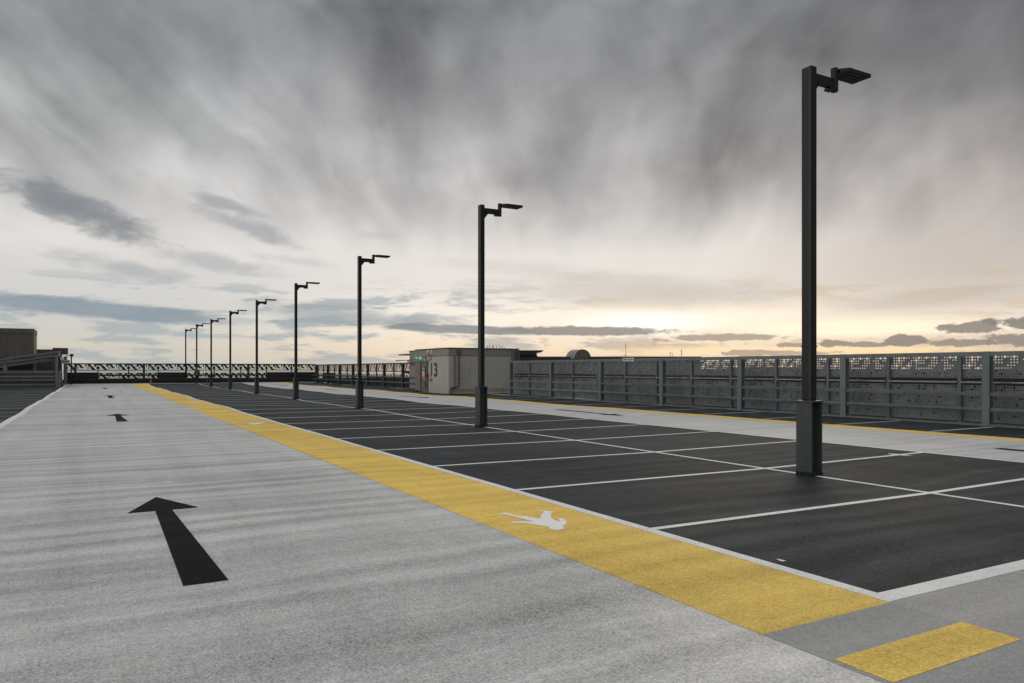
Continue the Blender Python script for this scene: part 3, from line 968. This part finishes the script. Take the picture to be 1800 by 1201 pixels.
# painted number (flat paint on the wall)
def text_mesh(s, size, m, name, parent, mat4, ext=0.002, sx=1.0):
    cu = bpy.data.curves.new(name, 'FONT')
    cu.body = s
    cu.size = size
    cu.extrude = ext
    cu.space_character = 1.1
    cu.offset = 0.04
    tmp = bpy.data.objects.new(name, cu)
    COL.objects.link(tmp)
    dg = bpy.context.evaluated_depsgraph_get()
    me = bpy.data.meshes.new_from_object(tmp.evaluated_get(dg))
    bpy.data.objects.remove(tmp)
    bpy.data.curves.remove(cu)
    me.materials.clear()
    me.materials.append(MATS[m])
    o = bpy.data.objects.new(name, me)
    COL.objects.link(o)
    o.parent = parent
    o.matrix_local = mat4 @ Matrix.Diagonal((sx, 1, 1, 1))
    return o
# text x axis -> -Y (towards the camera = to the right), text up -> Z, text normal -> -X
TM = Matrix(((0, 0, -1, -0.004), (-1, 0, 0, 3.20), (0, 1, 0, 1.17), (0, 0, 0, 1)))
text_mesh('13', 1.27, 'sign_ink', 'painted_number', blk, TM, 0.002, 1.08)

def wallmount(nm, label, cat, y, z):
    return thing(nm, label, cat, (BX, BY + y, z))
o = wallmount('exit_sign', 'lit green exit sign with white arrow and running figure beside the number 13 door', 'sign', 4.45, 2.28)
MB().box((-0.62, -0.03, 0.0), (-0.06, 0.03, 0.32)).build('housing', 'exit_green', o, 0.01)
ar = MB()
ar.v += [(-0.58, -0.032, 0.16), (-0.45, -0.032, 0.06), (-0.45, -0.032, 0.26)]; ar.f.append((0, 1, 2))
ar.box((-0.45, -0.034, 0.135), (-0.38, -0.031, 0.185))
ar.build('arrow_mark', 'exit_white', o)
fg = MB()
fg.cyl((-0.27, -0.031, 0.255), (-0.27, -0.035, 0.255), 0.03, 10)
fg.box((-0.305, -0.035, 0.12), (-0.245, -0.031, 0.22))
fg.hexa([(-0.34, -0.035, 0.04), (-0.31, -0.035, 0.04), (-0.31, -0.031, 0.04), (-0.34, -0.031, 0.04), (-0.30, -0.035, 0.12), (-0.275, -0.035, 0.12), (-0.275, -0.031, 0.12), (-0.30, -0.031, 0.12)])
fg.hexa([(-0.235, -0.035, 0.05), (-0.205, -0.035, 0.05), (-0.205, -0.031, 0.05), (-0.235, -0.031, 0.05), (-0.27, -0.035, 0.12), (-0.245, -0.035, 0.12), (-0.245, -0.031, 0.12), (-0.27, -0.031, 0.12)])
fg.build('running_figure', 'exit_white', o)
MB().box((-0.18, -0.035, 0.05), (-0.10, -0.031, 0.27)).build('doorway_mark', 'exit_white', o)
MB().box((-0.06, -0.02, 0.10), (-0.001, 0.02, 0.2)).build('bracket', 'pipe_grey', o)

def dome(nm, m, par, c, r, ax, n=16, rings=6):
    mb = MB()
    q = Vector(ax).to_track_quat('Z', 'Y')
    for i in range(rings):
        a = math.pi / 2 * i / rings
        for k in range(n):
            t = 2 * math.pi * k / n
            mb.v.append(tuple(Vector(c) + q @ Vector((r * math.cos(a) * math.cos(t), r * math.cos(a) * math.sin(t), r * math.sin(a)))))
    mb.v.append(tuple(Vector(c) + q @ Vector((0, 0, r))))
    for i in range(rings - 1):
        for k in range(n):
            j = (k + 1) % n
            mb.f.append((i * n + k, i * n + j, (i + 1) * n + j, (i + 1) * n + k))
    for k in range(n):
        mb.f.append(((rings - 1) * n + k, (rings - 1) * n + (k + 1) % n, rings * n))
    mb.f.append(tuple(reversed(range(n))))
    return mb.build(nm, m, par, smooth=True)
o = wallmount('bulkhead_lamp', 'round grey bulkhead lamp high on the concrete wall above the number 13', 'wall lamp', 2.95, 2.62)
MB().box((-0.06, -0.42, 0.02), (-0.018, 0.05, 0.36)).build('back_plate', 'lamp_cover', o, 0.01)
dome('cover', 'lamp_cover', o, (-0.06, 0.25, 0.17), 0.20, (-1, -0.4, 0))
o = wallmount('dome_light', 'small round white dome light left of the green exit sign', 'wall lamp', 5.35, 2.45)
dome('cover', 'lamp_cover', o, (-0.12, 0, 0.05), 0.17, (-1, -0.5, 0))
MB().cyl((-0.12, 0, 0.05), (-0.001, 0, 0.05), 0.12, 14).build('base', 'pipe_grey', o)
o = wallmount('call_point_box', 'dark red box on the wall just left of the number 13', 'fire box', 3.36, 1.06)
MB().box((-0.16, -0.02, 0.0), (-0.02, 0.20, 0.30)).build('case', 'sign_red', o, 0.01)
MB().box((-0.17, 0.02, 0.06), (-0.161, 0.16, 0.24)).build('window', 'door_glass', o)
o = wallmount('beacon', 'tiny dark red beacon above the door beside the green exit sign', 'beacon', 3.80, 2.36)
MB().box((-0.10, -0.06, 0), (-0.001, 0.06, 0.05)).build('base', 'pipe_grey', o)
MB().cyl((-0.06, 0, 0.05), (-0.06, 0, 0.15), 0.045, 12).build('lens', 'sign_red', o)
o = wallmount('door_notice', 'white notice with blue top and orange foot on the door left of number 13', 'notice', 4.22, 1.00)
MB().box((-0.038, -0.20, 0.0), (-0.031, 0.20, 0.70)).build('board', 'sign_white', o)
MB().box((-0.041, -0.19, 0.52), (-0.0385, 0.19, 0.64)).build('blue_band', 'sign_blue', o)
MB().box((-0.041, -0.19, 0.02), (-0.0385, 0.19, 0.16)).build('orange_band', 'sign_orange', o)
tl = MB()
for k in range(4):
    tl.box((-0.041, -0.15, 0.21 + 0.07 * k), (-0.0385, 0.14 - 0.04 * (k % 2), 0.225 + 0.07 * k))
tl.build('print_lines', 'sign_ink', o)
o = wallmount('wall_notice', 'narrow white notice on the wall touching the top of the digit 1', 'notice', 3.30, 1.45)
MB().box((-0.012, -0.05, 0.0), (-0.003, 0.07, 0.30)).build('board', 'sign_white', o)
o = wallmount('small_notice', 'small pale notice with red lines on the wall below the digit 1', 'notice', 2.75, 0.78)
MB().box((-0.012, -0.05, 0.0), (-0.003, 0.42, 0.24)).build('board', 'door_paint', o)
tl = MB()
for k in range(3):
    tl.box((-0.016, -0.02, 0.05 + 0.07 * k), (-0.0125, 0.38, 0.066 + 0.07 * k))
tl.build('print_lines', 'sign_red', o)

# plant room and canopy behind the stair block
o = thing('plant_room', 'plain concrete plant room rising just behind the left end of the number 13 block', 'building', (22.6, 54.0, 0))
MB().box((0, 0, 0), (3.4, 3.0, 3.10)).build('wall', 'concrete_coping', o, 0.01)
MB().box((-0.03, -0.03, 3.10), (3.43, 3.03, 3.15)).build('roof', 'roof_trim', o)
o = thing('roof_canopy', 'flat dark canopy on a louvred post left of the plant room', 'canopy', (23.25, 58.8, 0.06))
MB().box((0, 0, 2.78), (2.6, 2.4, 2.88)).build('roof', 'roof_trim', o)
MB().box((0.42, 0.2, 0), (0.62, 0.4, 2.78)).build('post', 'brown_wall', o)
lv = MB()
for k in range(12):
    lv.box((0.64, 0.25, 1.9 + 0.07 * k), (2.2, 0.35, 1.935 + 0.07 * k))
lv.build('louvre', 'cladding', o)
o = thing('camera_arm', 'thin dark bracket arm with a small white camera left of the number 13 block', 'bracket', (22.1, 56.5, 0))
MB().cyl((-0.9, 0, 2.33), (0.6, 0, 2.40), 0.03, 8).build('arm', 'lamp_paint', o)
MB().box((0.1, -0.15, 2.20), (0.32, 0.05, 2.36)).build('camera_case', 'sign_white', o, 0.01)
MB().cyl((0.58, 0, 0), (0.58, 0, 2.42), 0.04, 8).build('post', 'lamp_paint', o)
# bird spikes on the block roof
for k, xx in enumerate((2.55, 2.72, 2.98, 3.05, 3.30, 3.52, 3.66, 3.80)):
    o = MB().cyl((BX + 1.0 + xx * 0.98, BY + 1.2, BH + 0.045), (BX + 1.0 + xx * 0.98, BY + 1.2, BH + 0.045 + 0.22 + 0.04 * (k % 3)), 0.018, 6)
    o = o.build('vent_pin', 'roof_trim')
    tag(o, 'short dark pin in the row on the roof of the number 13 block', 'roof pin', 'short pins on the roof of the number 13 block')

# sign on the right fence rail
o = thing('fence_sign', 'small white sign with a black left arrow on the top rail of the right fence', 'sign', (22.36, 28.2, 2.02))
MB().box((0, -0.45, 0), (0.02, 0.42, 0.17)).build('plate', 'sign_white', o)
a = MB()
a.v += [(-0.003, 0.37, 0.085), (-0.003, 0.27, 0.03), (-0.003, 0.27, 0.14)]; a.f.append((0, 1, 2))
a.box((-0.004, 0.12, 0.07), (-0.002, 0.27, 0.10))
a.build('arrow_mark', 'sign_ink', o)
a = MB()
for k in range(7):
    a.box((-0.004, 0.04 - k * 0.065, 0.06), (-0.002, 0.04 - k * 0.065 - 0.04, 0.115))
a.build('lettering', 'pipe_grey', o)

# ------------------------------------------------------------------ neighbouring building beyond the right fence
az0 = R(-YAW)
F2 = Vector((math.sin(R(YAW)), math.cos(R(YAW)), 0))
R2 = Vector((math.cos(R(YAW)), -math.sin(R(YAW)), 0))
oc = F2 * 60 + R2 * 9.0
nb = thing('neighbouring_building', 'brown flat roofed building behind the right fence, carrying the half round dormer', 'building', (oc.x, oc.y, 0), az0)
MB().box((-8.6, 0, -15), (6.3, 14, 2.50)).build('wall', 'brown_wall', nb, 0.02)
MB().box((-8.66, -0.06, 2.50), (6.36, 14.06, 2.67)).build('parapet', 'brown_wall', nb, 0.02)
MB().box((-4.9, -0.5, 2.0), (-2.9, -0.01, 2.30)).build('dark_opening', 'roof_trim', nb)
fx = (1025 - 900) / 1302 * 60 - 9.0
d = MB()
n = 20
r0 = 0.78
Lh = 1.4
for k in range(n + 1):
    t = math.pi * k / n
    for yy in (0.0, Lh):
        d.v.append((r0 * math.cos(t), yy, r0 * math.sin(t)))
for k in range(n):
    d.f.append((2 * k, 2 * k + 1, 2 * k + 3, 2 * k + 2))
d.f.append(tuple(2 * k + 1 for k in range(n + 1)))
dm = d.build('dormer', 'dormer_sheet', nb)
dm.location = (fx - 0.05, -0.3, 2.46)
dm.rotation_euler = (0, 0, R(26))
fp = MB()
fp.v += [(0.92 * r0 * math.cos(math.pi * k / n), 0.04, 0.92 * r0 * math.sin(math.pi * k / n)) for k in range(n + 1)]
fp.f.append(tuple(reversed(range(n + 1))))
for k in range(10):
    t = math.pi * (k + 0.5) / 10
    c_, s_ = math.cos(t), math.sin(t)
    w_ = 0.02
    fp.hexa([(0.2 * c_ - w_ * s_, 0.0, 0.2 * s_ + w_ * c_), (0.2 * c_ + w_ * s_, 0.0, 0.2 * s_ - w_ * c_), (0.2 * c_ + w_ * s_, 0.03, 0.2 * s_ - w_ * c_), (0.2 * c_ - w_ * s_, 0.03, 0.2 * s_ + w_ * c_),
             (0.7 * c_ - w_ * s_, 0.0, 0.7 * s_ + w_ * c_), (0.7 * c_ + w_ * s_, 0.0, 0.7 * s_ - w_ * c_), (0.7 * c_ + w_ * s_, 0.03, 0.7 * s_ - w_ * c_), (0.7 * c_ - w_ * s_, 0.03, 0.7 * s_ + w_ * c_)])
fp.build('fan_louvre', 'fin_dark', dm)
oc2 = F2 * 53 + R2 * 0.3
cn = thing('lean_to_roof', 'flat black roof slab on a brown wall right behind the number 13 block', 'building', (oc2.x, oc2.y, 0), az0)
MB().box((-1.5, 0.2, -15), (1.55, 4.0, 2.62)).build('wall', 'brown_wall', cn, 0.02)
rf = MB()
rf.prism([(-1.6, 2.63), (1.48, 2.63), (1.48, 2.86), (1.95, 2.95), (1.95, 3.0), (-1.6, 2.99)], 0.0, 4.2)
rf.v = [(x, z, y) for x, y, z in rf.v]
rf.f = [tuple(reversed(f)) for f in rf.f]
rf.build('roof', 'roof_trim', cn)
for k, (uu, hh, lab) in enumerate(((887, 0.9, 'hair thin mast above the right end of the number 13 block'), (1100, 1.15, 'thin aerial on the brown building right of the half round dormer'), (1178, 0.45, 'short two pronged aerial near the right end of the brown roof'), (1198, 0.65, 'thin ladder shaped aerial at the right end of the brown roof'))):
    zz = 60 if k else 62
    p = F2 * (zz + 3) + R2 * ((uu - 900) / 1302 * (zz + 3))
    m = MB().cyl((0, 0, 0), (0, 0, hh), 0.02, 6)
    if k == 2:
        m.cyl((0.25, 0, 0), (0.25, 0, hh * 0.8), 0.015, 6); m.cyl((-0.02, 0, hh * 0.8), (0.27, 0, hh * 0.8), 0.012, 6)
    if k == 3:
        for q in range(4):
            m.cyl((-0.1, 0, 0.2 + q * 0.12), (0.1, 0, 0.2 + q * 0.12), 0.012, 6)
    if k == 1:
        m.cyl((-0.3, 0, 0.15), (0.1, 0, 0.15), 0.015, 6)
    o = m.build('roof_aerial', 'roof_trim', loc=(p.x, p.y, 2.66))
    tag(o, lab, 'aerial')

# ------------------------------------------------------------------ ramp cover and barrier on the left
BYL = 76.0
rc = thing('ramp_cover', 'grey steel frame with two sloping beams over the ramp at the far left', 'ramp canopy', (-2.62, BYL, 0))
def slope_beam(nm, z_r, z_l, h, d0, d1, xl=-9.5, xr=0.0):
    # z_r at x=0, z_l at x=-4.24 (left edge of photo)
    k = (z_l - z_r) / -4.24
    def zz(x): return z_r + k * x
    def bar(a, b_, y0, y1):
        return [(xl, y0, zz(xl) + a), (xr, y0, zz(xr) + a), (xr, y1, zz(xr) + a), (xl, y1, zz(xl) + a),
                (xl, y0, zz(xl) + b_), (xr, y0, zz(xr) + b_), (xr, y1, zz(xr) + b_), (xl, y1, zz(xl) + b_)]
    m = MB()
    m.hexa(bar(-0.14, 0.0, d0, d1)); m.hexa(bar(-h + 0.10, -0.14, d0 + 0.12, d1 - 0.1)); m.hexa(bar(-h, -h + 0.10, d0, d1))
    return m.build(nm, 'beam_steel', rc, 0.005)
slope_beam('upper_beam', 3.24, 2.52, 0.46, -0.10, 0.25)
slope_beam('lower_beam', 2.74, 2.00, 0.26, 0.02, 0.3)
MB().box((0.0, -0.12, 2.78), (0.12, 0.3, 3.22)).build('end_plate', 'handrail_steel', rc, 0.005)
MB().box((-0.22, -0.16, 0), (0.0, 0.12, 2.86)).build('column', 'fence_steel', rc, 0.005)
MB().box((0.0, -0.05, 0), (0.14, 0.14, 2.74)).build('column', 'dark_sheet', rc, 0.005)
MB().box((0.02, -0.14, 0.02), (0.16, -0.052, 1.48)).build('guard_plate', 'fence_steel', rc, 0.004)
MB().box((-4.0, -0.05, 1.50), (-3.72, 0.12, 2.05)).build('stub_column', 'fence_steel', rc, 0.005)
MB().box((-9.5, 0.0, 2.55), (-0.1, 8.0, 2.62)).build('roof_sheet', 'dark_sheet', rc)
for z0, z1, m in ((1.28, 1.52, 'fence_rail'), (0.92, 1.10, 'fence_steel'), (0.62, 0.80, 'fence_rail'), (0.22, 0.38, 'fence_steel'), (0.04, 0.12, 'fence_rail')):
    MB().box((-9.5, -0.06 - z1 * 0.02, z0), (-0.23, 0.0, z1)).build('rail', m, rc, 0.004)
MB().box((-9.5, 0.25, 0.02), (-0.25, 0.30, 1.45)).build('infill_sheet', 'cladding', rc)
# return along the aisle up to the second column
MB().box((-0.1, 0.3, 2.50), (0.06, 9.7, 2.78)).build('side_beam', 'beam_steel', rc, 0.004)
for z0, z1 in ((1.28, 1.50), (0.85, 1.0), (0.45, 0.62)):
    MB().box((-0.06, 0.3, z0), (0.02, 9.7, z1)).build('rail', 'fence_rail', rc, 0.004)
MB().box((0.10, 9.4, 0), (0.42, 9.7, 2.9)).build('column', 'fence_steel', rc, 0.004)
MB().box((-0.75, 8.9, 0), (-0.2, 9.3, 2.4)).build('column', 'fence_rail', rc, 0.004)
o = thing('stair_tower', 'tall dark box shaped tower rising behind the ramp cover at the left edge', 'building', (-4.75, 81.0, 0))
MB().box((-9, 0, 0), (0, 4.6, 4.9)).build('wall', 'cladding', o, 0.02)
MB().box((-9.04, -0.04, 4.9), (0.04, 4.64, 5.36)).build('parapet', 'cladding', o, 0.02)
MB().box((0.002, 0.5, 2.4), (0.03, 4.3, 4.7)).build('pale_side', 'cladding_light', o)  # paler colour laid over the tower's right side face
MB().box((-3.9, -0.10, 1.0), (-3.72, -0.001, 4.8)).build('downpipe', 'roof_trim', o)
MB().box((-3.7, -0.22, 2.6), (-3.3, -0.001, 2.95)).build('vent_box', 'roof_trim', o, 0.02)
o = thing('ramp_head_block', 'low grey block between the tall dark tower and the far fence', 'building', (-5.9, 86.2, 0))
MB().box((0, 0, 0), (3.2, 2.0, 3.60)).build('wall', 'cladding', o, 0.01)
MB().box((2.45, -0.25, 3.1), (3.75, -0.01, 3.75)).build('housing', 'brown_wall', o, 0.01)
o = thing('exit_board', 'white board with a black arrow hung at the ramp mouth by the far left column', 'sign', (-2.58, 84.2, 2.18))
MB().box((0, 0, 0), (0.64, 0.03, 0.37)).build('plate', 'sign_white', o)
a = MB()
a.v += [(0.05, -0.003, 0.21), (0.16, -0.003, 0.12), (0.16, -0.003, 0.30)]; a.f.append((0, 1, 2))
a.box((0.16, -0.004, 0.185), (0.22, -0.002, 0.235))
a.build('arrow_mark', 'sign_ink', o)
a = MB()
for k in range(5):
    a.box((0.26 + 0.07 * k, -0.004, 0.14), (0.26 + 0.07 * k + 0.045, -0.002, 0.27))
a.build('lettering', 'sign_ink', o)
o = thing('floodlight', 'dark floodlight on a short bracket above the far left column', 'floodlight', (-1.85, 85.6, 2.75))
MB().box((-0.12, -0.15, 0.15), (0.18, 0.15, 0.40)).build('head', 'lamp_paint', o, 0.02)
MB().box((-0.5, -0.03, 0.22), (-0.12, 0.03, 0.28)).build('bracket', 'lamp_paint', o)
MB().cyl((0.0, 0, -2.7), (0.0, 0, 0.16), 0.06, 10).build('post', 'lamp_paint', o)
# parapet continuing behind the camera side
MB_ = MB().box((-15.4, Y0 + 0.2, 0), (-15.1, 88, 1.2))
tag(MB_.build('parapet_wall', 'concrete_wall'), 'plain concrete parapet wall along the left edge of the deck', 'wall')

# ------------------------------------------------------------------ small things by the far fence
def ring_cone(nm, label, x, y):
    o = thing(nm, label, 'traffic cone', (x, y, hz(x, y)))
    MB().box((-0.2, -0.2, 0), (0.2, 0.2, 0.04)).build('base', 'orange_plastic', o, 0.01)
    MB().cyl((0, 0, 0.04), (0, 0, 0.5), 0.14, 16, 0.03).build('body', 'orange_plastic', o)
    return o
ring_cone('traffic_cone', 'small orange cone standing before the far fence left of the person', 5.35, 87.4)
o = thing('trestle', 'low grey trestle barrier beside the person at the far fence', 'trestle', (10.4, 87.2, hz(10.4, 87.2)))
MB().box((-0.6, -0.03, 0.8), (0.6, 0.03, 0.92)).build('top_bar', 'plank', o)
for sx in (-0.5, 0.5):
    MB().cyl((sx, -0.25, 0), (sx, 0, 0.84), 0.025, 8).build('leg', 'plank', o)
    MB().cyl((sx, 0.25, 0), (sx, 0, 0.84), 0.025, 8).build('leg', 'plank', o)

# person: one skinned skeleton, clothes are shells of the same bones
def skinned(name, m, verts, edges, radii, parent, sub=1, root=0):
    me = bpy.data.meshes.new(name)
    me.from_pydata(verts, edges, [])
    me.materials.append(MATS[m])
    o = bpy.data.objects.new(name, me)
    COL.objects.link(o)
    if parent: o.parent = parent
    sk = o.modifiers.new('skin', 'SKIN')
    sk.use_smooth_shade = True
    if not me.skin_vertices:
        bm = bmesh.new()
        bm.from_mesh(me)
        bm.verts.layers.skin.verify()
        bm.to_mesh(me)
        bm.free()
    for i, r_ in enumerate(radii):
        r_ = r_ if isinstance(r_, tuple) else (r_, r_)
        me.skin_vertices[0].data[i].radius = r_
        me.skin_vertices[0].data[i].use_root = (i == root)
    s_ = o.modifiers.new('sub', 'SUBSURF')
    s_.levels = s_.render_levels = sub
    return o
px_, py_ = 9.75, 85.9
pr = thing('person', 'person in a yellow green high visibility jacket and dark trousers standing by the far fence', 'person', (px_, py_, hz(px_, py_) + 0.005), R(160))
V_ = [(0, 0, .95), (0, 0, 1.12), (0, 0, 1.33), (0, 0, 1.46), (0, .01, 1.54), (0, .01, 1.66), (0, .01, 1.74),
      (-.10, 0, .90), (-.11, -.02, .50), (-.12, .02, .09), (-.12, -.12, .04),
      (.10, 0, .90), (.12, -.02, .50), (.14, .03, .09), (.15, -.11, .04),
      (-.19, 0, 1.42), (-.25, .02, 1.15), (-.22, -.14, .95), (-.20, -.20, .90),
      (.19, 0, 1.42), (.26, .02, 1.15), (.20, -.16, 1.02), (.16, -.21, 1.0)]
E_ = [(0, 1), (1, 2), (2, 3), (3, 4), (4, 5), (5, 6), (0, 7), (7, 8), (8, 9), (9, 10), (0, 11), (11, 12), (12, 13), (13, 14), (3, 15), (15, 16), (16, 17), (17, 18), (3, 19), (19, 20), (20, 21), (21, 22)]
R_ = [(.13, .10), (.12, .09), (.15, .10), (.10, .08), .05, (.075, .09), (.06, .07), .08, .055, .04, .035, .08, .055, .04, .035, .055, .04, .03, .032, .055, .04, .03, .032]
for side, w_ in ((-1, 18), (1, 22)):
    bx = V_[w_]
    for f_ in range(5):
        i = len(V_)
        if f_ < 4:
            o1 = (bx[0] + (-.027 + .018 * f_), bx[1] - .045, bx[2] - .02)
            o2 = (o1[0], o1[1] - .03 - .006 * (1 if f_ in (1, 2) else 0), o1[2] - .025)
        else:
            o1 = (bx[0] - side * .04, bx[1] - .01, bx[2] + .01)
            o2 = (o1[0] - side * .02, o1[1] - .03, o1[2])
        V_ += [o1, o2]
        E_ += [(w_, i), (i, i + 1)]
        R_ += [.0095, .008]
skinned('body', 'skin', V_, E_, R_, pr, 1)
skinned('jacket', 'hi_vis', [(0, 0, .92), (0, 0, 1.12), (0, 0, 1.33), (0, 0, 1.47), (-.19, 0, 1.42), (-.25, .02, 1.15), (-.22, -.13, .97), (.19, 0, 1.42), (.26, .02, 1.15), (.205, -.15, 1.03)],
        [(0, 1), (1, 2), (2, 3), (3, 4), (4, 5), (5, 6), (3, 7), (7, 8), (8, 9)], [(.17, .13), (.16, .125), (.185, .135), (.12, .10), .08, .065, .055, .08, .065, .055], pr, 1)
skinned('trousers', 'dark_cloth', [(0, 0, 1.0), (-.10, 0, .88), (-.11, -.02, .50), (-.12, .02, .08), (.10, 0, .88), (.12, -.02, .50), (.14, .03, .08)],
        [(0, 1), (1, 2), (2, 3), (0, 4), (4, 5), (5, 6)], [(.15, .12), .105, .08, .07, .105, .08, .07], pr, 1)
skinned('boots', 'dark_cloth', [(-.12, .03, .07), (-.12, -.12, .05), (.14, .04, .07), (.15, -.11, .05)], [(0, 1), (2, 3)], [.058, .048, .058, .048], pr, 1)
dome('hair', 'dark_cloth', pr, (0, .015, 1.69), .112, (0, .15, 1))

# ------------------------------------------------------------------ land, water and hills outside
tag(MB().box((-7000, -7000, -15.6), (7000, 7000, -15.0)).build('ground', 'ground'), kind='structure')
wt = MB()
wt.quad([(-4500, 1350, -14.6), (560, 1350, -14.6), (2600, 6900, -14.6), (-4500, 6900, -14.6)])
tag(wt.build('water', 'water'), kind='structure')
hl = MB()
N = 60
for k in range(N):
    a_ = 26 + 60 * k / (N - 1)
    h_ = 2.0 + 7.0 * (0.5 + 0.5 * math.sin(k * 0.35)) * min(1, k / 10) + rnd.uniform(-1.0, 1.0)
    for dist, zz in ((1500, -15), (1700, min(h_, 8) - 7.0), (2100, min(h_, 8) - 3.2), (2600, -15)):
        hl.v.append((dist * math.sin(R(a_)), dist * math.cos(R(a_)), zz))
for k in range(N - 1):
    for j in range(3):
        i = 4 * k + j
        hl.f.append((i, i + 4, i + 5, i + 1))
tag(hl.build('hills', 'hill'), kind='structure')
